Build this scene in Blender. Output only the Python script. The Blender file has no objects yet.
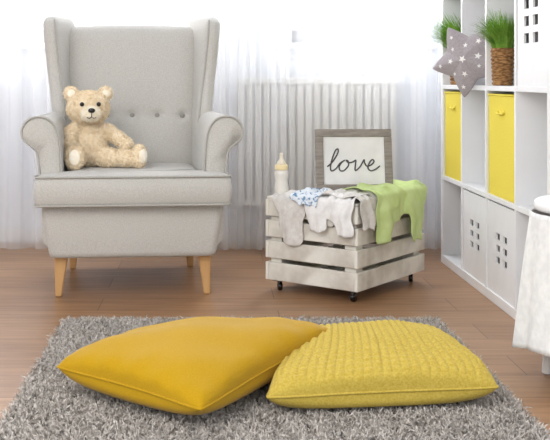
import bpy, math, random, bmesh
import numpy as np
from mathutils import Vector, Matrix
random.seed(4); rng=np.random.default_rng(7)
D=bpy.data; C=bpy.context; SC=C.scene
pi=math.pi
# ---------------------------------------------------------------- materials
def lin(c):
    r=[]
    for v in c:
        v=v/255.0
        r.append(v/12.92 if v<=.04045 else ((v+.055)/1.055)**2.4)
    return (r[0],r[1],r[2],1)
def mat(name,c1,c2=None,rough=.7,nscale=8,stretch=(1,1,1),bump=0,bscale=200,spec=.3,sheen=0,contrast=(.35,.65),trans=0):
    m=D.materials.new(name); m.use_nodes=True
    nt=m.node_tree; b=nt.nodes['Principled BSDF']
    b.inputs['Roughness'].default_value=rough
    b.inputs['Specular IOR Level'].default_value=spec
    b.inputs['Sheen Weight'].default_value=sheen
    b.inputs['Transmission Weight'].default_value=trans
    tc=nt.nodes.new('ShaderNodeTexCoord'); mp=nt.nodes.new('ShaderNodeMapping')
    mp.inputs['Scale'].default_value=stretch
    nt.links.new(tc.outputs['Object'],mp.inputs[0])
    if c2 is None: c2=tuple(v*.93 for v in c1)
    n=nt.nodes.new('ShaderNodeTexNoise'); n.inputs['Scale'].default_value=nscale; n.inputs['Detail'].default_value=5
    nt.links.new(mp.outputs[0],n.inputs['Vector'])
    r=nt.nodes.new('ShaderNodeValToRGB')
    r.color_ramp.elements[0].position=contrast[0]; r.color_ramp.elements[1].position=contrast[1]
    r.color_ramp.elements[0].color=lin(c2); r.color_ramp.elements[1].color=lin(c1)
    nt.links.new(n.outputs['Fac'],r.inputs[0]); nt.links.new(r.outputs[0],b.inputs['Base Color'])
    if bump:
        n2=nt.nodes.new('ShaderNodeTexNoise'); n2.inputs['Scale'].default_value=bscale; n2.inputs['Detail'].default_value=3
        nt.links.new(mp.outputs[0],n2.inputs['Vector'])
        bp=nt.nodes.new('ShaderNodeBump'); bp.inputs['Strength'].default_value=bump; bp.inputs['Distance'].default_value=.004
        nt.links.new(n2.outputs['Fac'],bp.inputs['Height']); nt.links.new(bp.outputs[0],b.inputs['Normal'])
    return m
M={}
M['wall']=mat('wall_paint',(232,236,242),(228,232,239),.9,3)
M['white']=mat('white_lacquer',(240,240,240),(235,235,236),.35,5,spec=.4)
M['trim']=mat('trim_paint',(238,238,238),None,.5)
M['frame']=mat('window_frame_pvc',(226,231,240),None,.4)
M['chair']=mat('chair_fabric',(204,201,194),(188,185,178),.95,260,bump=.5,bscale=700,sheen=.3,spec=.1)
M['piping']=mat('chair_piping',(180,177,170),None,.95,200,spec=.1)
M['button']=mat('chair_button',(158,155,148),None,.9,200,spec=.1)
M['oak']=mat('light_oak',(206,164,112),(186,142,92),.5,14,(1,1,.12),spec=.3)
M['yplain']=mat('yellow_fabric',(184,144,20),(175,136,14),.8,300,bump=.15,bscale=500,sheen=.12,spec=.1)
M['yknit']=mat('yellow_knit',(202,178,86),(186,160,64),.9,200,bump=.3,bscale=500,sheen=.1,spec=.1)
M['rug']=mat('rug_wool',(222,215,207),(146,139,132),.95,110,spec=.05)
M['rugbase']=mat('rug_backing',(120,114,108),(104,98,92),.95,60,spec=.05)
M['fur']=mat('teddy_fur',(250,236,210),(238,218,184),.95,60,sheen=.3,spec=.05)
M['furl']=mat('teddy_muzzle_fur',(253,247,232),(248,236,212),.95,60,sheen=.2,spec=.05)
M['black']=mat('black_plastic',(22,18,16),None,.2,10,spec=.5)
M['crate']=mat('whitewashed_wood',(226,222,212),(176,166,152),.8,9,(1,1,1),bump=.4,bscale=60,contrast=(.25,.6))
M['metal']=mat('caster_steel',(110,108,105),None,.35,10); M['metal'].node_tree.nodes['Principled BSDF'].inputs['Metallic'].default_value=.8
M['pframe']=mat('picture_frame_wood',(150,143,134),(128,120,112),.7,18,(1,1,5))
M['paper']=mat('mat_paper',(232,231,228),None,.9)
M['ink']=mat('ink',(84,82,82),None,.8)
M['ybox']=mat('yellow_box_fabric',(236,218,92),(228,208,76),.8,200,spec=.15)
M['grey']=mat('interior_shade_grey',(120,118,114),None,.9)  # dark tone standing in for shade inside the cutout boxes
M['wicker']=mat('wicker',(176,132,84),(110,76,44),.8,60,(1,1,3),bump=.8,bscale=90,contrast=(.4,.6))
M['leaf']=mat('grass_leaf',(150,190,76),(94,146,48),.6,30)
M['star']=mat('star_cushion_fabric',(172,164,166),(160,152,154),.95,120,sheen=.2,spec=.1)
M['starw']=mat('star_print',(245,243,240),None,.9)
M['c_grey']=mat('cloth_grey',(216,212,206),(202,197,191),.95,60,spec=.1)
M['c_white']=mat('cloth_white',(234,232,229),(222,219,216),.95,40,spec=.1)
M['c_blue']=mat('cloth_blue',(220,226,232),(110,144,176),.95,60,spec=.1,contrast=(.38,.46))
M['c_green']=mat('cloth_green',(204,220,158),(190,209,138),.95,20,spec=.1)
M['blanket']=mat('knit_blanket',(236,235,233),(222,221,220),.95,40,bump=.25,bscale=120,spec=.1)
M['rad']=mat('radiator_enamel',(236,235,230),None,.5)
M['rad_shade']=mat('radiator_gap_shade',(188,188,188),None,.6)  # darker grey paints the shade into the gaps between the ribs
M['milk']=mat('bottle_milky',(236,232,224),None,.25,spec=.5)
M['collar']=mat('bottle_collar',(238,220,176),(230,210,160),.4)
M['silicone']=mat('bottle_silicone',(236,226,206),None,.3)
def floor_mat():
    m=D.materials.new('laminate_floor'); m.use_nodes=True; nt=m.node_tree; b=nt.nodes['Principled BSDF']
    tc=nt.nodes.new('ShaderNodeTexCoord')
    br=nt.nodes.new('ShaderNodeTexBrick'); br.inputs['Scale'].default_value=1
    br.inputs['Brick Width'].default_value=1.25; br.inputs['Row Height'].default_value=.19
    br.inputs['Mortar Size'].default_value=.0015; br.inputs['Bias'].default_value=0
    br.inputs['Color1'].default_value=lin((168,129,94)); br.inputs['Color2'].default_value=lin((152,114,82)); br.inputs['Mortar'].default_value=lin((96,68,48))
    nt.links.new(tc.outputs['Object'],br.inputs[0])
    mp=nt.nodes.new('ShaderNodeMapping'); mp.inputs['Scale'].default_value=(1.2,14,1)
    nt.links.new(tc.outputs['Object'],mp.inputs[0])
    n=nt.nodes.new('ShaderNodeTexNoise'); n.inputs['Scale'].default_value=3; n.inputs['Detail'].default_value=8; n.inputs['Distortion'].default_value=.6
    nt.links.new(mp.outputs[0],n.inputs['Vector'])
    r=nt.nodes.new('ShaderNodeValToRGB'); r.color_ramp.elements[0].position=.3; r.color_ramp.elements[1].position=.7
    r.color_ramp.elements[0].color=(.64,.61,.58,1); r.color_ramp.elements[1].color=(1.1,1.1,1.1,1)
    nt.links.new(n.outputs['Fac'],r.inputs[0])
    mx=nt.nodes.new('ShaderNodeMix'); mx.data_type='RGBA'; mx.blend_type='MULTIPLY'; mx.inputs['Factor'].default_value=.8
    nt.links.new(br.outputs['Color'],mx.inputs['A']); nt.links.new(r.outputs[0],mx.inputs['B'])
    nt.links.new(mx.outputs['Result'],b.inputs['Base Color'])
    b.inputs['Roughness'].default_value=.36; b.inputs['Specular IOR Level'].default_value=.4
    return m
M['floor']=floor_mat()
def sheer(name,col,tr):
    m=D.materials.new(name); m.use_nodes=True; nt=m.node_tree
    for n in list(nt.nodes): nt.nodes.remove(n)
    o=nt.nodes.new('ShaderNodeOutputMaterial'); t=nt.nodes.new('ShaderNodeBsdfTransparent')
    d=nt.nodes.new('ShaderNodeBsdfDiffuse'); l=nt.nodes.new('ShaderNodeBsdfTranslucent')
    d.inputs[0].default_value=lin(col); l.inputs[0].default_value=lin(col)
    a=nt.nodes.new('ShaderNodeMixShader'); a.inputs[0].default_value=.5
    nt.links.new(d.outputs[0],a.inputs[1]); nt.links.new(l.outputs[0],a.inputs[2])
    tc=nt.nodes.new('ShaderNodeTexCoord'); mp=nt.nodes.new('ShaderNodeMapping'); mp.inputs['Scale'].default_value=(5,5,.3)
    n=nt.nodes.new('ShaderNodeTexNoise'); n.inputs['Scale'].default_value=1.5
    nt.links.new(tc.outputs['Object'],mp.inputs[0]); nt.links.new(mp.outputs[0],n.inputs['Vector'])
    mr=nt.nodes.new('ShaderNodeMapRange'); mr.inputs[1].default_value=.3; mr.inputs[2].default_value=.7
    mr.inputs[3].default_value=1-tr-.08; mr.inputs[4].default_value=1-tr+.08
    nt.links.new(n.outputs['Fac'],mr.inputs[0])
    b=nt.nodes.new('ShaderNodeMixShader'); nt.links.new(mr.outputs[0],b.inputs[0])
    nt.links.new(t.outputs[0],b.inputs[1]); nt.links.new(a.outputs[0],b.inputs[2]); nt.links.new(b.outputs[0],o.inputs[0])
    return m
M['sheer']=sheer('sheer_voile',(252,252,253),.55)
def glassm():
    m=D.materials.new('window_glass'); m.use_nodes=True; nt=m.node_tree
    for n in list(nt.nodes): nt.nodes.remove(n)
    o=nt.nodes.new('ShaderNodeOutputMaterial'); t=nt.nodes.new('ShaderNodeBsdfTransparent'); g=nt.nodes.new('ShaderNodeBsdfGlossy')
    g.inputs['Roughness'].default_value=.02; a=nt.nodes.new('ShaderNodeMixShader'); a.inputs[0].default_value=.06
    nt.links.new(t.outputs[0],a.inputs[1]); nt.links.new(g.outputs[0],a.inputs[2]); nt.links.new(a.outputs[0],o.inputs[0])
    return m
M['glass']=glassm()
# ---------------------------------------------------------------- geometry helpers
def empty(name,loc=(0,0,0),rz=0):
    e=D.objects.new(name,None); SC.collection.objects.link(e); e.location=loc; e.rotation_euler=(0,0,rz); e.empty_display_size=.05; return e
def mesh(name,v,f,m,parent=None,smooth=True,loc=(0,0,0),rot=(0,0,0)):
    me=D.meshes.new(name); me.from_pydata([tuple(map(float,p)) for p in v],[],[tuple(map(int,q)) for q in f]); me.update()
    if smooth: me.polygons.foreach_set('use_smooth',[True]*len(me.polygons))
    me.materials.append(m)
    o=D.objects.new(name,me); SC.collection.objects.link(o); o.location=loc; o.rotation_euler=rot
    if parent: o.parent=parent
    return o
def recalc(o):
    bm=bmesh.new(); bm.from_mesh(o.data); bmesh.ops.recalc_face_normals(bm,faces=bm.faces); bm.to_mesh(o.data); bm.free()
def box(name,lo,hi,m,parent=None,bevel=0,seg=2,rot=None):
    lo=Vector(lo); hi=Vector(hi); c=(lo+hi)/2; s=(hi-lo)/2
    v=[(x*s.x,y*s.y,z*s.z) for x in(-1,1) for y in(-1,1) for z in(-1,1)]
    f=[(0,1,3,2),(4,6,7,5),(0,4,5,1),(2,3,7,6),(0,2,6,4),(1,5,7,3)]
    o=mesh(name,v,f,m,parent,False,c)
    if rot: o.rotation_euler=rot
    if bevel:
        b=o.modifiers.new('b','BEVEL'); b.width=bevel; b.segments=seg
        if seg>2: o.data.polygons.foreach_set('use_smooth',[True]*6); 
    return o
def loft(name,rings,m,parent=None,smooth=True,loc=(0,0,0)):
    n=len(rings[0]); v=[p for r in rings for p in r]; f=[]
    for i in range(len(rings)-1):
        for j in range(n):
            k=(j+1)%n; f.append((i*n+j,i*n+k,(i+1)*n+k,(i+1)*n+j))
    f.append(tuple(range(n-1,-1,-1))); L=(len(rings)-1)*n; f.append(tuple(range(L,L+n)))
    o=mesh(name,v,f,m,parent,smooth,loc); recalc(o); return o
def lathe(name,prof,m,parent=None,n=32,loc=(0,0,0)):
    v=[];f=[]
    for r,z in prof:
        for i in range(n):
            a=2*pi*i/n; v.append((r*math.cos(a),r*math.sin(a),z))
    for i in range(len(prof)-1):
        for j in range(n):
            k=(j+1)%n; f.append((i*n+j,i*n+k,(i+1)*n+k,(i+1)*n+j))
    f.append(tuple(range(n-1,-1,-1))); L=(len(prof)-1)*n; f.append(tuple(range(L,L+n)))
    o=mesh(name,v,f,m,parent,True,loc); recalc(o); return o
def catmull(p,k=5,closed=True):
    out=[];n=len(p)
    rg=range(n) if closed else range(n-1)
    for i in rg:
        g=lambda j: np.array(p[j%n] if closed else p[min(max(j,0),n-1)],float)
        a,b,c,d=g(i-1),g(i),g(i+1),g(i+2)
        for s in range(k):
            t=s/k
            out.append(.5*((2*b)+(c-a)*t+(2*a-5*b+4*c-d)*t*t+(3*b-a-3*c+d)*t**3))
    if not closed: out.append(np.array(p[-1],float))
    return out
def tube(name,pts,r,m,parent=None,cyc=False,loc=(0,0,0),rot=(0,0,0)):
    cu=D.curves.new(name,'CURVE'); cu.dimensions='3D'; cu.bevel_depth=r; cu.bevel_resolution=2
    s=cu.splines.new('POLY'); s.points.add(len(pts)-1)
    for i,p in enumerate(pts): s.points[i].co=(p[0],p[1],p[2],1)
    s.use_cyclic_u=cyc; cu.materials.append(m); cu.use_fill_caps=True
    o=D.objects.new(name,cu); SC.collection.objects.link(o); o.location=loc; o.rotation_euler=rot
    if parent: o.parent=parent
    return o
def strands(name,P,N,length,width,m,parent=None,tilt=.5,grav=0.,lenvar=.4,segs=2):
    n=len(P)
    d=N+tilt*rng.normal(size=(n,3)); d/=np.linalg.norm(d,axis=1,keepdims=True)
    L=length*(1+lenvar*(rng.random(n)*2-1))[:,None]
    side=np.cross(d,rng.normal(size=(n,3))); side/=np.linalg.norm(side,axis=1,keepdims=True)+1e-9
    bend=tilt*.7*rng.normal(size=(n,3))*.5; bend[:,2]-=grav
    mid=P+d*L*.5+bend*L*.15; tip=P+d*L*.9+bend*L*.6
    w=width/2
    V=np.stack([P-side*w,P+side*w,mid+side*w*.9,mid-side*w*.9,tip-side*w*.35,tip+side*w*.35],1).reshape(-1,3)
    b=np.arange(n)[:,None]*6
    F=np.concatenate([b+np.array([[0,1,2,3]]),b+np.array([[3,2,5,4]])],1).reshape(-1,4)
    me=D.meshes.new(name); me.vertices.add(len(V)); me.vertices.foreach_set('co',V.ravel())
    me.loops.add(F.size); me.loops.foreach_set('vertex_index',F.ravel().astype(np.int32))
    me.polygons.add(len(F)); me.polygons.foreach_set('loop_start',(np.arange(len(F))*4).astype(np.int32)); 
    me.update(calc_edges=True); me.materials.append(m)
    o=D.objects.new(name,me); SC.collection.objects.link(o)
    if parent: o.parent=parent
    return o
def sample(me,n,avoid=()):
    me.calc_loop_triangles()
    T=np.array([t.vertices[:] for t in me.loop_triangles]); V=np.array([v.co[:] for v in me.vertices])
    NV=np.array([v.normal[:] for v in me.vertices])
    a,b,c=V[T[:,0]],V[T[:,1]],V[T[:,2]]
    ar=np.linalg.norm(np.cross(b-a,c-a),axis=1); idx=rng.choice(len(T),n,p=ar/ar.sum())
    r1=np.sqrt(rng.random(n))[:,None]; r2=rng.random(n)[:,None]
    P=(1-r1)*a[idx]+r1*(1-r2)*b[idx]+r1*r2*c[idx]
    N=NV[T[idx,0]]
    keep=np.ones(n,bool)
    for q,rad in avoid: keep&=np.linalg.norm(P-np.array(q),axis=1)>rad
    return P[keep],N[keep]
# ---------------------------------------------------------------- room
XL,XR,YB,ZC=-2.2,1.42,4.92,2.6
box('floor',(XL-.1,-1.5,-.1),(XR+.1,YB+.1,0),M['floor'])
box('ceiling',(XL-.1,1.2,ZC),(XR+.1,YB+.1,ZC+.1),M['wall'])
box('wall_right',(XR,.8,0),(XR+.1,YB+.1,ZC),M['wall'])
box('wall_left',(XL-.1,2.6,0),(XL,YB+.1,ZC),M['wall'])
W=[(-1.17,-.22),(.40,1.08)]; ZS,ZT=.98,2.25
wb=empty('wall_back')
T=.14
box('wall_below',(XL,YB,0),(XR,YB+T,ZS),M['wall'],wb); box('wall_above',(XL,YB,ZT),(XR,YB+T,ZC),M['wall'],wb)
for i,(a,b) in enumerate([(XL,W[0][0]),(W[0][1],W[1][0]),(W[1][1],XR)]): box('wall_pier_%d'%i,(a,YB,ZS),(b,YB+T,ZT),M['wall'],wb)
for i,(a,b) in enumerate(W):
    w=empty('window_%d'%(i+1)); y0,y1=YB+.05,YB+.11; t=.075
    box('rail_bottom',(a,y0,ZS),(b,y1,ZS+t),M['frame'],w,.006); box('rail_top',(a,y0,ZT-t),(b,y1,ZT),M['frame'],w,.006)
    box('stile_a',(a,y0,ZS),(a+t,y1,ZT),M['frame'],w,.006); box('stile_b',(b-t,y0,ZS),(b,y1,ZT),M['frame'],w,.006)
    if i==0:
        c=-.92; box('mullion',(c-.055,y0-.01,ZS),(c+.055,y1,ZT),M['frame'],w,.006)
    box('glass',(a+t,YB+.078,ZS+t),(b-t,YB+.082,ZT-t),M['glass'],w)
    box('sill',(a-.04,YB-.06,ZS-.03),(b+.04,YB+.05,ZS),M['frame'],w,.008)
box('baseboard_back',(XL,YB-.015,0),(XR,YB,.075),M['trim'],None,.004)
box('baseboard_right',(XR-.015,1,0),(XR,YB-.016,.075),M['trim'],None,.004)
# radiator
r=empty('radiator',(0,-.022,0))
box('panel',(.13,4.83,.2),(.90,4.845,.80),M['rad_shade'],r,.004); box('rear_panel',(.13,4.89,.2),(.90,4.9,.80),M['rad'],r,.004)
for i in range(19):
    x=.135+i*.0405; box('rib_%d'%i,(x,4.812,.215),(x+.030,4.832,.785),M['rad'],r,.006)
box('rim_low',(.125,4.81,.195),(.905,4.832,.222),M['rad'],r,.006)
box('top_grille',(.12,4.80,.778),(.91,4.903,.812),M['rad'],r,.006)
box('bracket_a',(.25,4.9,.1),(.28,4.938,.7),M['rad'],r); box('bracket_b',(.75,4.9,.1),(.78,4.938,.7),M['rad'],r)
tube('pipe',[(.16,4.87,.2),(.16,4.87,.1),(.16,4.87,0)],.01,M['rad'],r)
# curtains
def curtain(name,x0,x1,y,folds,amp,seed,par=None,emin=.25):
    rr=random.Random(seed); n=int(folds*22); nz=14; v=[];f=[]
    ph=[rr.uniform(0,6.28) for _ in range(5)]
    for j in range(nz+1):
        z=.012+(2.42-.012)*j/nz
        for i in range(n+1):
            u=i/n; q=u*folds*2*pi
            env=emin+(1-emin)*abs(math.sin(q*.17+ph[1]))**1.8
            s=math.sin(q+1.2*math.sin(q*.31+ph[0])); s=math.copysign(abs(s)**.8,s)
            yy=y+amp*s*env+.005*env*math.sin(q*2.3+ph[2]+j*.15)
            xx=x0+(x1-x0)*u+.010*math.sin(j*.35+q*.4)*env+amp*.3*math.sin(2*q+ph[3])*env
            v.append((xx,yy,z))
    for j in range(nz):
        for i in range(n):
            a=j*(n+1)+i; f.append((a,a+1,a+n+2,a+n+1))
    return mesh(name,v,f,M['sheer'],par)
curtain('curtain',-1.5,-.66,4.68,7,.03,1)
curtain('curtain',-.68,.06,4.70,5,.022,2)
curtain('curtain',.02,.36,4.66,6,.034,3)
curtain('curtain',.28,1.0,4.71,6,.020,5,None,.12)
curtain('curtain',.94,1.36,4.67,7,.034,8)
rod=tube('curtain_rod',[(-1.9,4.68,2.44),(1.38,4.68,2.44)],.012,M['trim'])
# ---------------------------------------------------------------- armchair
ch=empty('wingback_armchair',(-.31,4.0,0),math.radians(5))
for i,(x,y) in enumerate([(-.275,-.28),(.275,-.28),(-.25,.27),(.25,.27)]):
    rs=[]
    for z,w,k in[(0,.0125,1.0),(.05,.016,.99),(.12,.022,.97),(.165,.025,.96)]:
        cx,cy=x*k*1.0,y*k; rs.append([(cx-w,cy-w,z),(cx+w,cy-w,z),(cx+w,cy+w,z),(cx-w,cy+w,z)])
    o=loft('leg_%d'%(i+1),rs,M['oak'],ch,False); o.modifiers.new('b','BEVEL').width=.004
def rrect(hx,y0,y1,r,n=5):
    pts=[]
    for cx,cy,a0 in[(hx-r,y1-r,0),(-hx+r,y1-r,90),(-hx+r,y0+r,180),(hx-r,y0+r,270)]:
        for k in range(n+1):
            a=math.radians(a0+90*k/n); pts.append((cx+r*math.cos(a),cy+r*math.sin(a)))
    return pts
rs=[]
for z,h,ins in[(.148,.295,.015),(.153,.305,.004),(.17,.31,0),(.24,.322,-.004),(.31,.33,-.004),(.335,.33,0),(.345,.322,.01)]:
    rs.append([(x,y,z) for x,y in rrect(h,-.335+ins,.33-ins,.03)])
loft('seat_base',rs,M['chair'],ch)
def cushring(z,s):
    o=[(-.355,-.385),(.355,-.385),(.355,-.315),(.262,-.305),(.25,.16),(-.25,.16),(-.262,-.305),(-.355,-.315)]
    pts=[]
    n=len(o)
    for i in range(n):
        a=np.array(o[i-1]);b=np.array(o[i]);c=np.array(o[(i+1)%n])
        r=.025
        p1=b+(a-b)/np.linalg.norm(a-b)*r; p2=b+(c-b)/np.linalg.norm(c-b)*r
        for t in(0,.25,.5,.75,1): q=(1-t)**2*p1+2*t*(1-t)*b+t*t*p2; pts.append(q)
    cen=np.array([0,-.12]); out=[]
    for q in pts:
        d=q-cen; d=np.array([d[0]-np.sign(d[0])*s,d[1]-np.sign(d[1])*s]); out.append((cen[0]+d[0],cen[1]+d[1],z))
    return out
loft('seat_cushion',[cushring(.338,.02),cushring(.343,.006),cushring(.36,-.003),cushring(.40,-.006),cushring(.435,-.002),cushring(.449,.006),cushring(.456,.022),cushring(.462,.06)],M['chair'],ch)
for nm,z in(('cushion_piping_top',.449),('cushion_piping_bottom',.346)):
    tube(nm,[tuple(p) for p in cushring(z,-.001)],.004,M['piping'],ch,True)
prof=[(.262,.20),(.260,.40),(.268,.56),(.283,.625),(.312,.657),(.352,.665),(.388,.650),(.407,.616),(.400,.582),(.376,.562),(.352,.535),(.342,.46),(.335,.34),(.328,.20)]
PR=catmull(prof,4)
cx,cz=.32,.45
for sgn,nm in((-1,'armrest_left'),(1,'armrest_right')):
    rs=[]
    for y,s in[(-.318,.012),(-.314,.004),(-.305,0),(-.2,0),(-.08,0),(.05,0),(.16,0),(.25,.0)]:
        t=(y+.31)/.56; ring=[]
        for p in PR:
            x,z=p
            d=np.array([x-cx,z-cz]); L=np.linalg.norm(d); x-=d[0]/L*s; z-=d[1]/L*s
            xx=x-.045*t*max(0,(z-.3)/.37)
            if z>.5: xx=xx-(x-.30)*.25*t; 
            ring.append((sgn*xx,y,z+.015*t))
        rs.append(ring)
    loft(nm,rs,M['chair'],ch)
    tube(nm+'_piping',[(sgn*p[0],-.317,p[1]) for p in PR if p[1]>.36],.004,M['piping'],ch)
nx,nz=64,64; v=[];f=[]
bt=[(.104*k,.652) for k in(-2,-1,0,1,2)]
for side in(0,1):
    for j in range(nz+1):
        for i in range(nx+1):
            u=-1+2*i/nx; w=j/nz
            top=1.035-.012*u*u
            z=.40+(top-.40)*w; x=.30*u*(.94+.06*w)
            ytilt=.10+(z-.45)*.22
            e=(1-abs(u)**6)**.5*(1-abs(2*w-1)**8)**.5 if (abs(u)<1 and 0<w<1) else 0
            if side==0:
                y=ytilt+.05-.062*e
                y-=.02*max(0,1-((z-.52)/.14)**2)*(1-u*u)
                for bx,bz in bt:
                    d2=((x-bx)/.024)**2+((z-bz)/.018)**2; y+=.018*math.exp(-d2)
            else: y=ytilt+.05+.06*e
            v.append((x,y,z))
n1=(nx+1)*(nz+1)
for s in(0,1):
    for j in range(nz):
        for i in range(nx):
            a=s*n1+j*(nx+1)+i; q=(a,a+1,a+nx+2,a+nx+1); f.append(q if s==0 else q[::-1])
mesh('backrest',v,f,M['chair'],ch)
for k,(bx,bz) in enumerate(bt):
    me=D.meshes.new('button'); bm=bmesh.new(); bmesh.ops.create_uvsphere(bm,u_segments=16,v_segments=10,radius=.0105); bm.to_mesh(me); bm.free()
    me.polygons.foreach_set('use_smooth',[True]*len(me.polygons)); me.materials.append(M['button'])
    o=D.objects.new('button_%d'%(k+1),me); SC.collection.objects.link(o); o.parent=ch; o.scale=(1,.5,1); o.location=(bx,.10+(bz-.45)*.22+.002,bz)
def interp(z,tab):
    return float(np.interp(z,[t[0] for t in tab],[t[1] for t in tab]))
for sgn,nm in((-1,'wing_left'),(1,'wing_right')):
    rs=[]
    zs=list(np.linspace(.30,1.03,22))+[1.045,1.056,1.062,1.065]
    for z in zs:
        yf=interp(z,[(.3,.04),(.6,.03),(.68,.03),(.75,.06),(.85,.085),(.95,.085),(1.03,.10),(1.065,.13)])
        xf=interp(z,[(.3,.285),(.6,.283),(.7,.293),(.85,.313),(1.0,.328),(1.065,.33)])
        xb=.272; yb=.19+(z-.45)*.22
        t=interp(z,[(.3,.028),(1.03,.029),(1.045,.026),(1.056,.020),(1.062,.012),(1.065,.002)])
        ext=interp(z,[(.3,0),(1.03,0),(1.045,-.004),(1.056,-.012),(1.062,-.02),(1.065,-.03)])
        A=np.array([xb,yb+ext]);B=np.array([xf,yf-ext]); d=(B-A)/np.linalg.norm(B-A); p=np.array([-d[1],d[0]])
        ring=[]
        for c_,a0 in((B,-90),(A,90)):
            for k in range(9):
                a=math.radians(a0+180*k/8); rr=t*(1.12 if c_ is B else 1)
                q=c_+d*rr*math.cos(a)+p*rr*math.sin(a); ring.append((sgn*q[0],q[1],z))
        rs.append(ring)
    loft(nm,rs,M['chair'],ch)
    tube(nm+'_piping',[ (r_[2][0],r_[2][1]-.001,r_[2][2]) for r_ in rs[9:-3]],.004,M['piping'],ch)
box('back_rail',(-.28,.24,.2),(.28,.31,.95),M['chair'],ch,.02,4,rot=(-.11,0,0))
# ---------------------------------------------------------------- teddy bear
td=empty('teddy_bear',(-.476,3.90,.462),math.radians(12)); td.scale=(1.03,1.03,1.03)
def ellipsoids(name,L,m,voxel=.006,smooth=6):
    bm=bmesh.new()
    for c_,r_,rot in L:
        mt=Matrix.Translation(c_)@Matrix.Rotation(rot[2],4,'Z')@Matrix.Rotation(rot[1],4,'Y')@Matrix.Rotation(rot[0],4,'X')@Matrix.Diagonal((*r_,1))
        bmesh.ops.create_uvsphere(bm,u_segments=24,v_segments=16,radius=1,matrix=mt)
    me=D.meshes.new(name); bm.to_mesh(me); bm.free()
    o=D.objects.new(name+'_t',me); SC.collection.objects.link(o)
    rm=o.modifiers.new('r','REMESH'); rm.mode='VOXEL'; rm.voxel_size=voxel
    sm=o.modifiers.new('s','SMOOTH'); sm.factor=.5; sm.iterations=smooth
    dg=C.evaluated_depsgraph_get(); me2=D.meshes.new_from_object(o.evaluated_get(dg)); D.objects.remove(o)
    me2.name=name; me2.polygons.foreach_set('use_smooth',[True]*len(me2.polygons)); me2.materials.clear(); me2.materials.append(m)
    o=D.objects.new(name,me2); SC.collection.objects.link(o); o.parent=td; return o
body=[((0,.01,.08),(.080,.068,.082),(0,0,0)),((0,.01,.135),(.060,.052,.045),(0,0,0)),
 ((0,-.012,.222),(.080,.068,.066),(0,0,0)),((0,-.05,.205),(.045,.03,.035),(0,0,0)),
 ((-.064,0,.278),(.028,.016,.028),(0,0,0)),((.066,0,.278),(.028,.016,.028),(0,0,0)),
 ((-.066,-.02,.125),(.028,.028,.045),(.3,.45,0)),((-.070,-.045,.085),(.027,.027,.042),(.5,.1,0)),((-.064,-.062,.056),(.026,.026,.025),(0,0,0)),
 ((.076,-.015,.132),(.042,.029,.029),(0,.5,0)),((.112,-.035,.108),(.042,.027,.027),(0,.6,-.4)),((.140,-.05,.086),(.027,.027,.026),(0,0,0)),
 ((-.052,-.06,.038),(.038,.062,.036),(0,0,-.1)),((-.060,-.125,.044),(.034,.024,.046),(-.2,0,0)),
 ((.07,-.05,.038),(.062,.038,.036),(0,0,-.45)),((.135,-.082,.036),(.05,.032,.031),(0,0,-.45)),((.180,-.105,.044),(.027,.032,.046),(0,0,-.3))]
bo=ellipsoids('body',body,M['fur'])
EY=[((-.029,-.079,.238),(.0085,.0075,.0085),(0,0,0)),((.033,-.078,.238),(.0085,.0075,.0085),(0,0,0))]
NO=(.003,-.119,.216)
av=[(EY[0][0],.014),(EY[1][0],.014)]
P,N=sample(bo.data,30000,av); strands('fur',P,N,.006,.0020,M['fur'],td,.4,.25)
mz=ellipsoids('muzzle',[((.003,-.086,.203),(.037,.032,.028),(0,0,0))],M['furl'],.004,3)
P,N=sample(mz.data,2600,[(NO,.013)]); strands('muzzle_fur',P,N,.005,.0018,M['furl'],td,.4,.2)
ellipsoids('inner_ears',[((-.064,-.015,.277),(.016,.006,.016),(0,0,0)),((.066,-.015,.277),(.016,.006,.016),(0,0,0))],M['furl'],.003,2)
pd=ellipsoids('paw_pads',[((-.062,-.148,.046),(.022,.006,.030),(-.1,0,0)),((.192,-.128,.046),(.019,.007,.028),(0,0,.5))],M['furl'],.003,2)
ellipsoids('nose',[(NO,(.0135,.009,.0095),(0,0,0))],M['black'],.002,2)
ellipsoids('eyes',EY,M['black'],.0015,2)
tube('mouth',[(-.014,-.113,.190),(-.005,-.118,.187),(.003,-.1205,.193),(.003,-.1215,.21),(.003,-.1205,.193),(.011,-.118,.187),(.02,-.113,.190)],.0015,M['black'],td)
# ---------------------------------------------------------------- crate
cr=empty('wooden_crate',(.525,3.55,0),math.radians(52))
CX,CY=.53,.40; Z0,Z1=.045,.36
for i,(x,y) in enumerate([(.04,.04),(CX-.04,.04),(.04,CY-.04),(CX-.04,CY-.04)]):
    box('corner_post_%d'%i,(x-.024,y-.024,Z0),(x+.024,y+.024,Z1-.012),M['crate'],cr,.002)
    box('caster_plate_%d'%i,(x-.022,y-.022,Z0-.006),(x+.022,y+.022,Z0),M['metal'],cr,.001)
    box('caster_fork_%d'%i,(x-.012,y-.004,.018),(x+.012,y+.004,Z0-.004),M['metal'],cr,.001)
    o=lathe('caster_wheel_%d'%i,[(.001,-.008),(.014,-.008),(.0165,-.005),(.0165,.005),(.014,.008),(.001,.008)],M['black'],cr,20,(x,y-.0,.0168)); o.rotation_euler=(pi/2,0,.4*i)
sl=[(.045,.112),(.128,.192),(.208,.270),(.286,.348)]
for k,(a,b) in enumerate(sl):
    j=random.uniform(-.003,.003)
    box('slat_front_%d'%k,(-.001+j,-.0,a),(CX-j,.014,b),M['crate'],cr,.003)
    box('slat_back_%d'%k,(0,CY-.014,a),(CX,CY,b),M['crate'],cr,.003)
    box('slat_side_%d'%k,(0,.0145,a),(.014,CY-.0145,b),M['crate'],cr,.003)
    box('slat_far_%d'%k,(CX-.014,.0145,a),(CX,CY-.0145,b),M['crate'],cr,.003)
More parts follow.
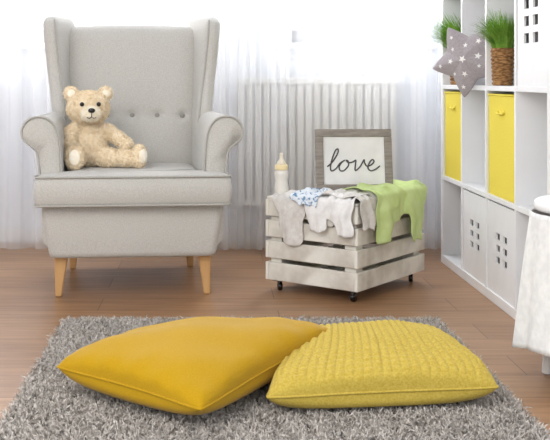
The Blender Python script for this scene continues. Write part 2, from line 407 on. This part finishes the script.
for k in range(5): box('bottom_board_%d'%k,(.015,.018+k*.074,Z0+.001),(CX-.015,.018+k*.074+.066,Z0+.013),M['crate'],cr,.002)
for k in range(5): box('lid_board_%d'%k,(0+.002,.004+k*.079,Z1-.012),(CX-.002,.004+k*.079+.074,Z1),M['crate'],cr,.002)
def drape(name,edge,s0,s1,inw,drop,m,seed,lift=.004,ns=44,rip=.006,skew=0,out=.008,inwf=None):
    rr=random.Random(seed); ph=[rr.uniform(0,6.3) for _ in range(6)]
    nt_=44; v=[];f=[]
    for i in range(ns+1):
        s=i/ns; dr=drop(s); iw=inw*(inwf(s) if inwf else 1)
        for j in range(nt_+1):
            t=-iw+(iw+dr)*j/nt_
            S=s0+(s1-s0)*s+skew*max(0,t)+.006*math.sin(7*t*9+ph[0])
            fold=rip*(math.sin(s*13+ph[1]+t*6)+.6*math.sin(s*27+ph[2]-t*9))
            if t<-.012:
                a=t; inx=-t; z=Z1+lift+abs(fold)*1.2+.004*(1+math.sin(t*60+s*9+ph[3]))
            elif t<.012:
                q=(t+.012)/.024*pi/2; inx=.012-(.012+out)*math.sin(q); z=Z1+lift-.012*(1-math.cos(q))+abs(fold)*1.2*(1-q/(pi/2))
            else:
                inx=-out-max(0,fold+rip)*min(1,(t-.012)/.04); z=Z1+lift-.012-(t-.012)
            v.append((inx,S,z) if edge=='x' else (S,inx,z))
    for i in range(ns):
        for j in range(nt_):
            a=i*(nt_+1)+j; f.append((a,a+1,a+nt_+2,a+nt_+1))
    g=empty(name,(.525,3.55,0),math.radians(52))
    o=mesh('fabric',v,f,m,g)
    so=o.modifiers.new('s','SOLIDIFY'); so.thickness=.0025; so.offset=1 
    return g
def lob(*pts):
    xs=[p[0] for p in pts]; ys=[p[1] for p in pts]
    def fn(s):
        tot=0
        for d in(-.012,0,.012): tot+=float(np.interp(s+d,xs,ys))
        return tot/3+.004*math.sin(s*21)
    return fn
drape('baby_bodysuit','x',.08,.36,.14,lob((0,.03),(.04,.09),(.34,.095),(.38,.055),(.50,.05),(.53,.15),(.56,.178),(.84,.172),(.87,.07),(1,.03)),M['c_grey'],3,.004,90,.006)
drape('baby_romper','x',.012,.22,.17,lob((0,.12),(.03,.128),(.30,.132),(.34,.08),(.50,.075),(.54,.12),(.86,.125),(.90,.06),(1,.02)),M['c_white'],5,.012,80,.007,out=.018)
drape('baby_shirt','x',.15,.27,.11,lob((0,.01),(.1,.04),(.8,.035),(1,.012)),M['c_blue'],8,.020,40,.006,out=.022)
drape('baby_cardigan','y',.0,.20,.15,lob((0,.05),(.06,.105),(.40,.11),(.45,.07),(.8,.06),(1,.04)),M['c_grey'],11,.013,60,.007,out=.012)
drape('baby_green_shirt','y',.10,.50,.12,lob((0,.10),(.02,.172),(.27,.18),(.31,.11),(.60,.09),(.64,.18),(.68,.198),(.92,.205),(.95,.08),(1,.05)),M['c_green'],14,.024,110,.008,out=.022,skew=-.10)
# picture frame
pf=empty('framed_love_print',(.562,3.885,Z1+.004),math.radians(2)); 
g=D.objects.new('lean',None); SC.collection.objects.link(g); g.parent=pf; g.rotation_euler=(-math.radians(9),0,0)
FW,FH,b=.150,.246,.030
for nm,lo,hi in(('rail_bottom',(-FW,-.012,0),(FW,.012,b)),('rail_top',(-FW,-.012,FH-b),(FW,.012,FH)),('stile_l',(-FW,-.0118,b),(-FW+b,.0118,FH-b)),('stile_r',(FW-b,-.0118,b),(FW,.0118,FH-b))):
    box(nm,lo,hi,M['pframe'],g,.003)
box('print_paper',(-FW+b-.002,-.003,b-.002),(FW-b+.002,.006,FH-b+.002),M['paper'],g)
box('easel_leg',(-.02,.033,.008),(.02,.037,.19),M['pframe'],g,rot=(.18,0,0))
st=[(0,.3),(.3,.7),(.52,1.3),(.47,1.62),(.32,1.5),(.22,.9),(.22,.3),(.35,0),(.62,.15),(.82,.55),(1.1,.78),(.92,.62),(.82,.3),(.95,.02),(1.2,.02),(1.42,.35),(1.38,.68),(1.2,.78),(1.4,.6),(1.7,.66),(1.86,.78),(1.9,.5),(1.98,.02),(2.25,.3),(2.42,.8),(2.5,.6),(2.72,.35),(3.0,.45),(3.14,.68),(3.0,.82),(2.84,.6),(2.82,.2),(3.05,0),(3.35,.1),(3.6,.35)]
pp=catmull(st,6,False); sc_=.057
tube('lettering',[((p[0]-1.8+.22*(p[1]-.5))*sc_,-.0042,FH/2-.04+p[1]*sc_*.92) for p in pp],.0028,M['ink'],g)
# baby bottle
bb=empty('baby_bottle',(.272,3.812,Z1+.001))
lathe('body',[(.001,0),(.024,0),(.027,.004),(.027,.03),(.025,.045),(.0235,.055),(.025,.068),(.027,.08),(.026,.092),(.021,.098),(.001,.098)],M['milk'],bb)
lathe('collar',[(.001,.097),(.024,.097),(.0245,.1),(.0245,.114),(.022,.117),(.001,.117)],M['collar'],bb)
lathe('teat',[(.001,.116),(.018,.116),(.017,.124),(.011,.132),(.0075,.14),(.0068,.150),(.0075,.156),(.005,.161),(.001,.162)],M['silicone'],bb)
# ---------------------------------------------------------------- shelf
sh=empty('cube_shelving_unit')
SX0,SX1=1.016,1.41; pitch=.355; Yf=4.40; nc=4; Yn=Yf-nc*pitch
rows=[.0,.375,.77,1.165,1.56,1.95]
ys=[Yf-i*pitch for i in range(nc+1)]
box('bottom_panel',(SX0,Yn-.0,0),(SX1,Yf,.036),M['white'],sh,.002); box('top_panel',(SX0,Yn,1.93),(SX1,Yf,1.966),M['white'],sh,.002)
for k,zr in enumerate(rows[1:-1]):
    box('shelf_%d'%k,(SX0+.0015,Yn+.02,zr-.009),(SX1-.003,Yf-.03,zr+.009),M['white'],sh,.001)
box('side_far',(SX0,Yf-.036,.036),(SX1,Yf,1.93),M['white'],sh,.002); box('side_near',(SX0,Yn,.036),(SX1,Yn+.036,1.93),M['white'],sh,.002)
for i in(1,2,3): box('divider_%d'%i,(SX0+.001,ys[i]-.008,.036),(SX1-.003,ys[i]+.008,1.93),M['white'],sh,.001)
box('back_panel',(SX1-.003,Yn,.0),(SX1,Yf,1.966),M['white'],sh)
def cubby(c,rw):
    ya=ys[c+1]+(.012 if c<nc-1 else .04); yb=ys[c]-(.012 if c>0 else .04)
    za=rows[rw]+(.0095 if rw>0 else .0365); zb=rows[rw+1]-.0095
    return ya,yb,za,zb
for k,(c_,rw) in enumerate([(0,1),(2,1)]):
    ya,yb,za,zb=cubby(c_,rw); e=empty('yellow_storage_box'); zb-=.012; y0,y1=ya+.003,yb-.003; x0=SX0+.008; x1=SX1-.02
    box('front',(x0,y0,za),(x0+.01,y1,zb),M['ybox'],e,.003); box('back',(x1-.01,y0,za),(x1,y1,zb),M['ybox'],e,.003)
    box('side_a',(x0+.01,y0,za),(x1-.01,y0+.008,zb),M['ybox'],e,.002); box('side_b',(x0+.01,y1-.008,za),(x1-.01,y1,zb),M['ybox'],e,.002)
    box('base',(x0+.01,y0+.008,za),(x1-.01,y1-.008,za+.008),M['ybox'],e)
    tube('rim',[(x0,y0,zb-.002),(x0,y1,zb-.002),(x1,y1,zb-.002),(x1,y0,zb-.002)],.004,M['ybox'],e,True)
    ym=(y0+y1)/2; tube('handle',[(x0-.001,ym-.04,zb-.06),(x0-.006,ym-.03,zb-.068),(x0-.006,ym+.03,zb-.068),(x0-.001,ym+.04,zb-.06)],.004,M['ybox'],e)
def cutbox(c_,rw,holes,name='white_storage_box'):
    ya,yb,za,zb=cubby(c_,rw); e=empty(name); zb-=.006; y0,y1=ya+.002,yb-.002; x0=SX0+.006; x1=SX1-.02
    H=zb-za; Wd=y1-y0
    yc=[0]
    for h in(holes[0],holes[1]): yc+= [h-holes[4]/2,h+holes[4]/2]
    yc.append(1); zc=[0]
    for q in range(3): c0=holes[2]+q*holes[3]; zc+=[c0-holes[5]/2,c0+holes[5]/2]
    zc.append(1); n=0
    for i in range(5):
        for j in range(7):
            if i in(1,3) and j in(1,3,5): continue
            if i in(0,2,4) :
                if j>0: continue
                box('panel_%d'%n,(x0,y0+Wd*yc[i],za),(x0+.008,y0+Wd*yc[i+1],zb),M['white'],e); n+=1; continue
            box('panel_%d'%n,(x0,y0+Wd*yc[i],za+H*zc[j]),(x0+.008,y0+Wd*yc[i+1],za+H*zc[j+1]),M['white'],e); n+=1
    box('side_a',(x0+.008,y0,za),(x1,y0+.006,zb),M['white'],e); box('side_b',(x0+.008,y1-.006,za),(x1,y1,zb),M['white'],e)
    box('back',(x1-.006,y0+.006,za),(x1,y1-.006,zb),M['white'],e); box('base',(x0+.008,y0+.006,za),(x1-.006,y1-.006,za+.006),M['white'],e)
    box('interior_shade_block',(x0+.03,y0+.02,za+.007),(x1-.03,y1-.02,zb-.03),M['grey'],e,.02)  # added dark block, painted shade behind the cutouts
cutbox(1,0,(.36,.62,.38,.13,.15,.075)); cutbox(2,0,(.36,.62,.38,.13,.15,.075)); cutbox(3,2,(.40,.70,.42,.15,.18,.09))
def plant(x,y,z,hb,rb,hg,spread,seed,leanx=0,nb=600):
    e=empty('potted_grass',(x,y,z)); rr=random.Random(seed)
    pr=[(.001,0),(rb*.8,0),(rb*.84,.004)]
    k=9
    for i in range(k*4+1):
        t=i/(k*4); pr.append((rb*(.84+.16*t)+.0022*math.sin(t*k*2*pi),.004+t*(hb-.004)))
    pr+=[(rb*.9,hb),(rb*.86,hb-.012),(.001,hb-.012)]
    lathe('basket',pr,M['wicker'],e,36)
    v=[];f=[]
    for i in range(nb):
        a=rr.uniform(0,2*pi); r0=rb*.8*math.sqrt(rr.random()); b0=(r0*math.cos(a),r0*math.sin(a),hb-.012)
        a2=a+rr.uniform(-.7,.7); L=hg*rr.uniform(.6,1.05); o_=rr.uniform(.1,1)*spread; w=.0026
        for s in range(5):
            t=s/4; px=b0[0]+math.cos(a2)*o_*t**1.5+leanx*t*t; py=b0[1]+math.sin(a2)*o_*t**1.5; pz=b0[2]+L*(t-.4*(o_/spread)*t*t*1.2)
            ww=w*(1-t*.85); v+= [(px-math.sin(a2)*ww,py+math.cos(a2)*ww,pz),(px+math.sin(a2)*ww,py-math.cos(a2)*ww,pz)]
        bs=i*10
        for s in range(4): f.append((bs+2*s,bs+2*s+1,bs+2*s+3,bs+2*s+2))
    mesh('grass_blades',v,f,M['leaf'],e)
plant(1.062,3.63,.780,.135,.042,.165,.10,2,-.018)
plant(1.066,4.27,.780,.135,.045,.19,.12,6,-.06,800)
# star cushion
sc=empty('star_cushion'); 
R1,R2=.160,.088
def Rstar(a):
    k=(a/(2*pi/5))%1; d=abs(k-.5)*2
    A=np.array([R1,0]);B=np.array([R2*math.cos(pi/5),R2*math.sin(pi/5)])
    th=(1-d)*pi/5; dr=np.array([math.cos(th),math.sin(th)])
    den=dr[0]*(B-A)[1]-dr[1]*(B-A)[0]; r_=(A[0]*(B-A)[1]-A[1]*(B-A)[0])/den
    return r_-.012*d**8
def hs(r_,a): s=min(1,r_/Rstar(a)); return .045*math.sqrt(max(0,1-s*s))*(.55+.45*(1-s))
v=[];f=[]; na,nr=120,14
for sgn in(1,-1):
    base=len(v)
    for k in range(nr+1):
        for i in range(na):
            a=2*pi*i/na; r_=Rstar(a)*math.sin(k/nr*pi/2); v.append((r_*math.cos(a),-sgn*hs(r_,a),r_*math.sin(a)))
    for k in range(nr):
        for i in range(na):
            j=(i+1)%na; q=(base+k*na+i,base+k*na+j,base+(k+1)*na+j,base+(k+1)*na+i); f.append(q if sgn==1 else q[::-1])
mesh('pillow',v,f,M['star'],sc)
v=[];f=[]
for cx_,cz_,s_,r0 in[(0,0,.016,.2),(.045,.03,.011,.8),(-.04,.035,.013,.4),(-.04,-.04,.012,.1),(.045,-.035,.014,.5),(.0,.06,.01,1),(.09,0,.012,.3),(.02,-.065,.009,.6),(-.085,.06,.01,.2),(-.07,-.005,.009,.9),(.03,.095,.009,.2),(-.085,-.065,.010,.7),(.035,-.10,.008,.1)]:
    b0=len(v); 
    def pt(x,z): 
        r_=math.hypot(x,z); a=math.atan2(z,x)%(2*pi); return (x,-hs(r_,a)-.0012,z)
    v.append(pt(cx_,cz_))
    for i in range(10):
        a=r0+i*pi/5; rr_=s_ if i%2==0 else s_*.42; v.append(pt(cx_+rr_*math.cos(a),cz_+rr_*math.sin(a)))
    for i in range(10): f.append((b0,b0+1+i,b0+1+(i+1)%10))
mesh('printed_stars',v,f,M['starw'],sc)
sc.rotation_euler=(0,math.radians(-50),math.radians(-38)); sc.location=(.993,3.865,.88)
# ---------------------------------------------------------------- stool with blanket
so=empty('round_stool',(1.01,2.62,0))
lathe('seat',[(.001,.455),(.145,.455),(.152,.46),(.155,.47),(.152,.48),(.145,.485),(.001,.487)],M['white'],so,48)
for i in range(4):
    a=pi/4+i*pi/2; x,y=math.cos(a),math.sin(a)
    tube('leg_%d'%i,[(x*.135,y*.135,.006),(x*.1,y*.1,.456)],.014,M['white'],so)
v=[];f=[];n=160;nn=26
for j in range(nn+1):
    t=j/nn
    for i in range(n):
        a=2*pi*i/n; fl=math.sin(a*9+.6*math.sin(a*2))*.6+math.sin(a*15+1)*.25
        r_=.158+.035*t+fl*.016*t**.7; z=.452-(.355+.012*math.sin(a*3))*t; v.append((r_*math.cos(a),r_*math.sin(a),z))
for j in range(nn):
    for i in range(n):
        k=(i+1)%n; f.append((j*n+i,j*n+k,(j+1)*n+k,(j+1)*n+i))
o=mesh('knit_skirt',v,f,M['blanket'],so); o.modifiers.new('s','SOLIDIFY').thickness=.005
# ---------------------------------------------------------------- rug
rg=empty('shag_rug')
RX0,RX1,RY0,RY1=-.475,.745,1.75,3.27
box('backing',(RX0,RY0,.001),(RX1,RY1,.014),M['rugbase'],rg,.004)
n=150000
P=np.stack([rng.uniform(RX0,RX1,n),rng.uniform(RY0,RY1,n),np.full(n,.012)],1)
cell=.013; key=np.floor(P[:,:2]/cell); h=np.sin(key[:,0]*127.1+key[:,1]*311.7)*43758.5; h2=np.sin(key[:,0]*269.5+key[:,1]*183.3)*43758.5
dx=(h-np.floor(h)-.5)*1.3; dy=(h2-np.floor(h2)-.5)*1.3
cen=(key+.5)*cell; P[:,:2]=cen+(P[:,:2]-cen)*.7
N=np.stack([dx,dy,np.full(n,.9)],1)
strands('pile',P,N,.026,.0030,M['rug'],rg,.25,.5,.35)
# ---------------------------------------------------------------- cushions
def cushion(name,cor,thick,m,n=90,pinch=.07,knit=0,seed=1,base=.034,wr=.004,puff=.5,seamr=.003,swell=.06,KN=20):
    g=empty(name); rr=random.Random(seed); ph=[rr.uniform(0,6.3) for _ in range(8)]
    c=[np.array(p,float) for p in cor]
    v=[];f=[];seam=[]
    def mid(u,w,e=0):
        k=1+swell*(e*4)*math.exp(1-e*4)
        cr_=1-.05*(abs(u*w))**5
        uu=u*(1-pinch*(1-w*w))*k*cr_; ww=w*(1-pinch*(1-u*u))*k*cr_
        a=(1-uu)/2; b_=(1+uu)/2; p=(1-ww)/2; q=(1+ww)/2
        return a*p*c[0]+b_*p*c[1]+b_*q*c[2]+a*q*c[3]
    for side in(0,1):
        for j in range(n+1):
            for i in range(n+1):
                u=-1+2*i/n; w=-1+2*j/n
                if knit: u=u*(1.25-.25*u*u); w=w*(1.25-.25*w*w)
                else: u=math.sin(u*pi/2); w=math.sin(w*pi/2)
                e=max(0,(1-u*u)*(1-w*w)); p=mid(u,w,e).copy(); h=thick*e**puff
                wk=wr*(math.sin(7*u+4*w+ph[0])+math.sin(9*w-5*u+ph[1])+.5*math.sin(18*(u*w)+ph[2]))*min(1,e*3)*(1-.4*e)
                wk+=wr*.9*math.sin(20*u+ph[3]+3*w)*math.exp(-((1-abs(w))/.16)**2)*min(1,e*14)+wr*.9*math.sin(20*w+ph[4]+3*u)*math.exp(-((1-abs(u))/.16)**2)*min(1,e*14)
                if side==0:
                    kk=0
                    if knit: 
                        su=abs(math.sin(u*pi*KN/2)); sw=abs(math.sin(w*pi*KN/2)); kk=knit*math.sqrt(su*sw)*min(1,e*10)
                    p[2]+=h+wk+kk
                else: 
                    p[2]=max(base,p[2]-h*.9)
                v.append(p)
    n1=(n+1)**2
    for s in(0,1):
        for j in range(n):
            for i in range(n):
                a=s*n1+j*(n+1)+i; q=(a,a+1,a+n+2,a+n+1); f.append(q if s==0 else q[::-1])
    mesh('cover',v,f,m,g)
    for k in range(60): seam.append(mid(-1+k/30,-1))
    for k in range(60): seam.append(mid(1,-1+k/30))
    for k in range(60): seam.append(mid(1-k/30,1))
    for k in range(60): seam.append(mid(-1,1-k/30))
    tube('seam',seam,seamr,m,g,True)
    return g
cushion('yellow_cushion',[(-.39,2.45,.098),(-.02,2.16,.080),(.355,2.68,.128),(-.12,2.79,.070)],.092,M['yplain'],n=120,seed=3,pinch=.08,wr=.0026,puff=.44)
cushion('yellow_knit_cushion',[(.115,2.29,.068),(.695,2.35,.075),(.655,2.86,.062),(.24,2.88,.048)],.086,M['yknit'],n=300,pinch=.065,knit=.0075,seed=5,wr=.002,puff=.40,KN=26)
# ---------------------------------------------------------------- light
w=D.worlds.new('daylight'); SC.world=w; w.use_nodes=True; bg=w.node_tree.nodes['Background']
bg.inputs[0].default_value=(.95,.97,1,1); bg.inputs[1].default_value=1.65
def area(name,loc,tgt,size,energy,col=(1,1,1),sy=None):
    l=D.lights.new(name,'AREA'); l.energy=energy; l.size=size; l.color=col
    if sy: l.shape='RECTANGLE'; l.size_y=sy
    o=D.objects.new(name,l); SC.collection.objects.link(o); o.location=loc
    o.rotation_euler=(Vector(tgt)-Vector(loc)).to_track_quat('-Z','Y').to_euler(); return o
area('window_light_left',(-.7,5.3,1.7),(-.5,3,.4),1.1,84,(.98,.99,1),1.2)
area('window_light_right',(.74,5.3,1.7),(.5,3,.4),.8,68,(.98,.99,1),1.2)
area('added_fill_softbox',(-1.3,.9,2.3),(.1,3.8,.6),1.8,44,(1,.98,.95))  # added soft fill from the camera side, no actual lamp there
cam=D.cameras.new('camera'); co=D.objects.new('camera',cam); SC.collection.objects.link(co); SC.camera=co
co.location=(0,0,.8); co.rotation_euler=(pi/2,0,0); cam.lens=65.45; cam.sensor_width=36; cam.shift_x=(275-210)/550; cam.shift_y=-140/550
SC.view_settings.view_transform='Standard'
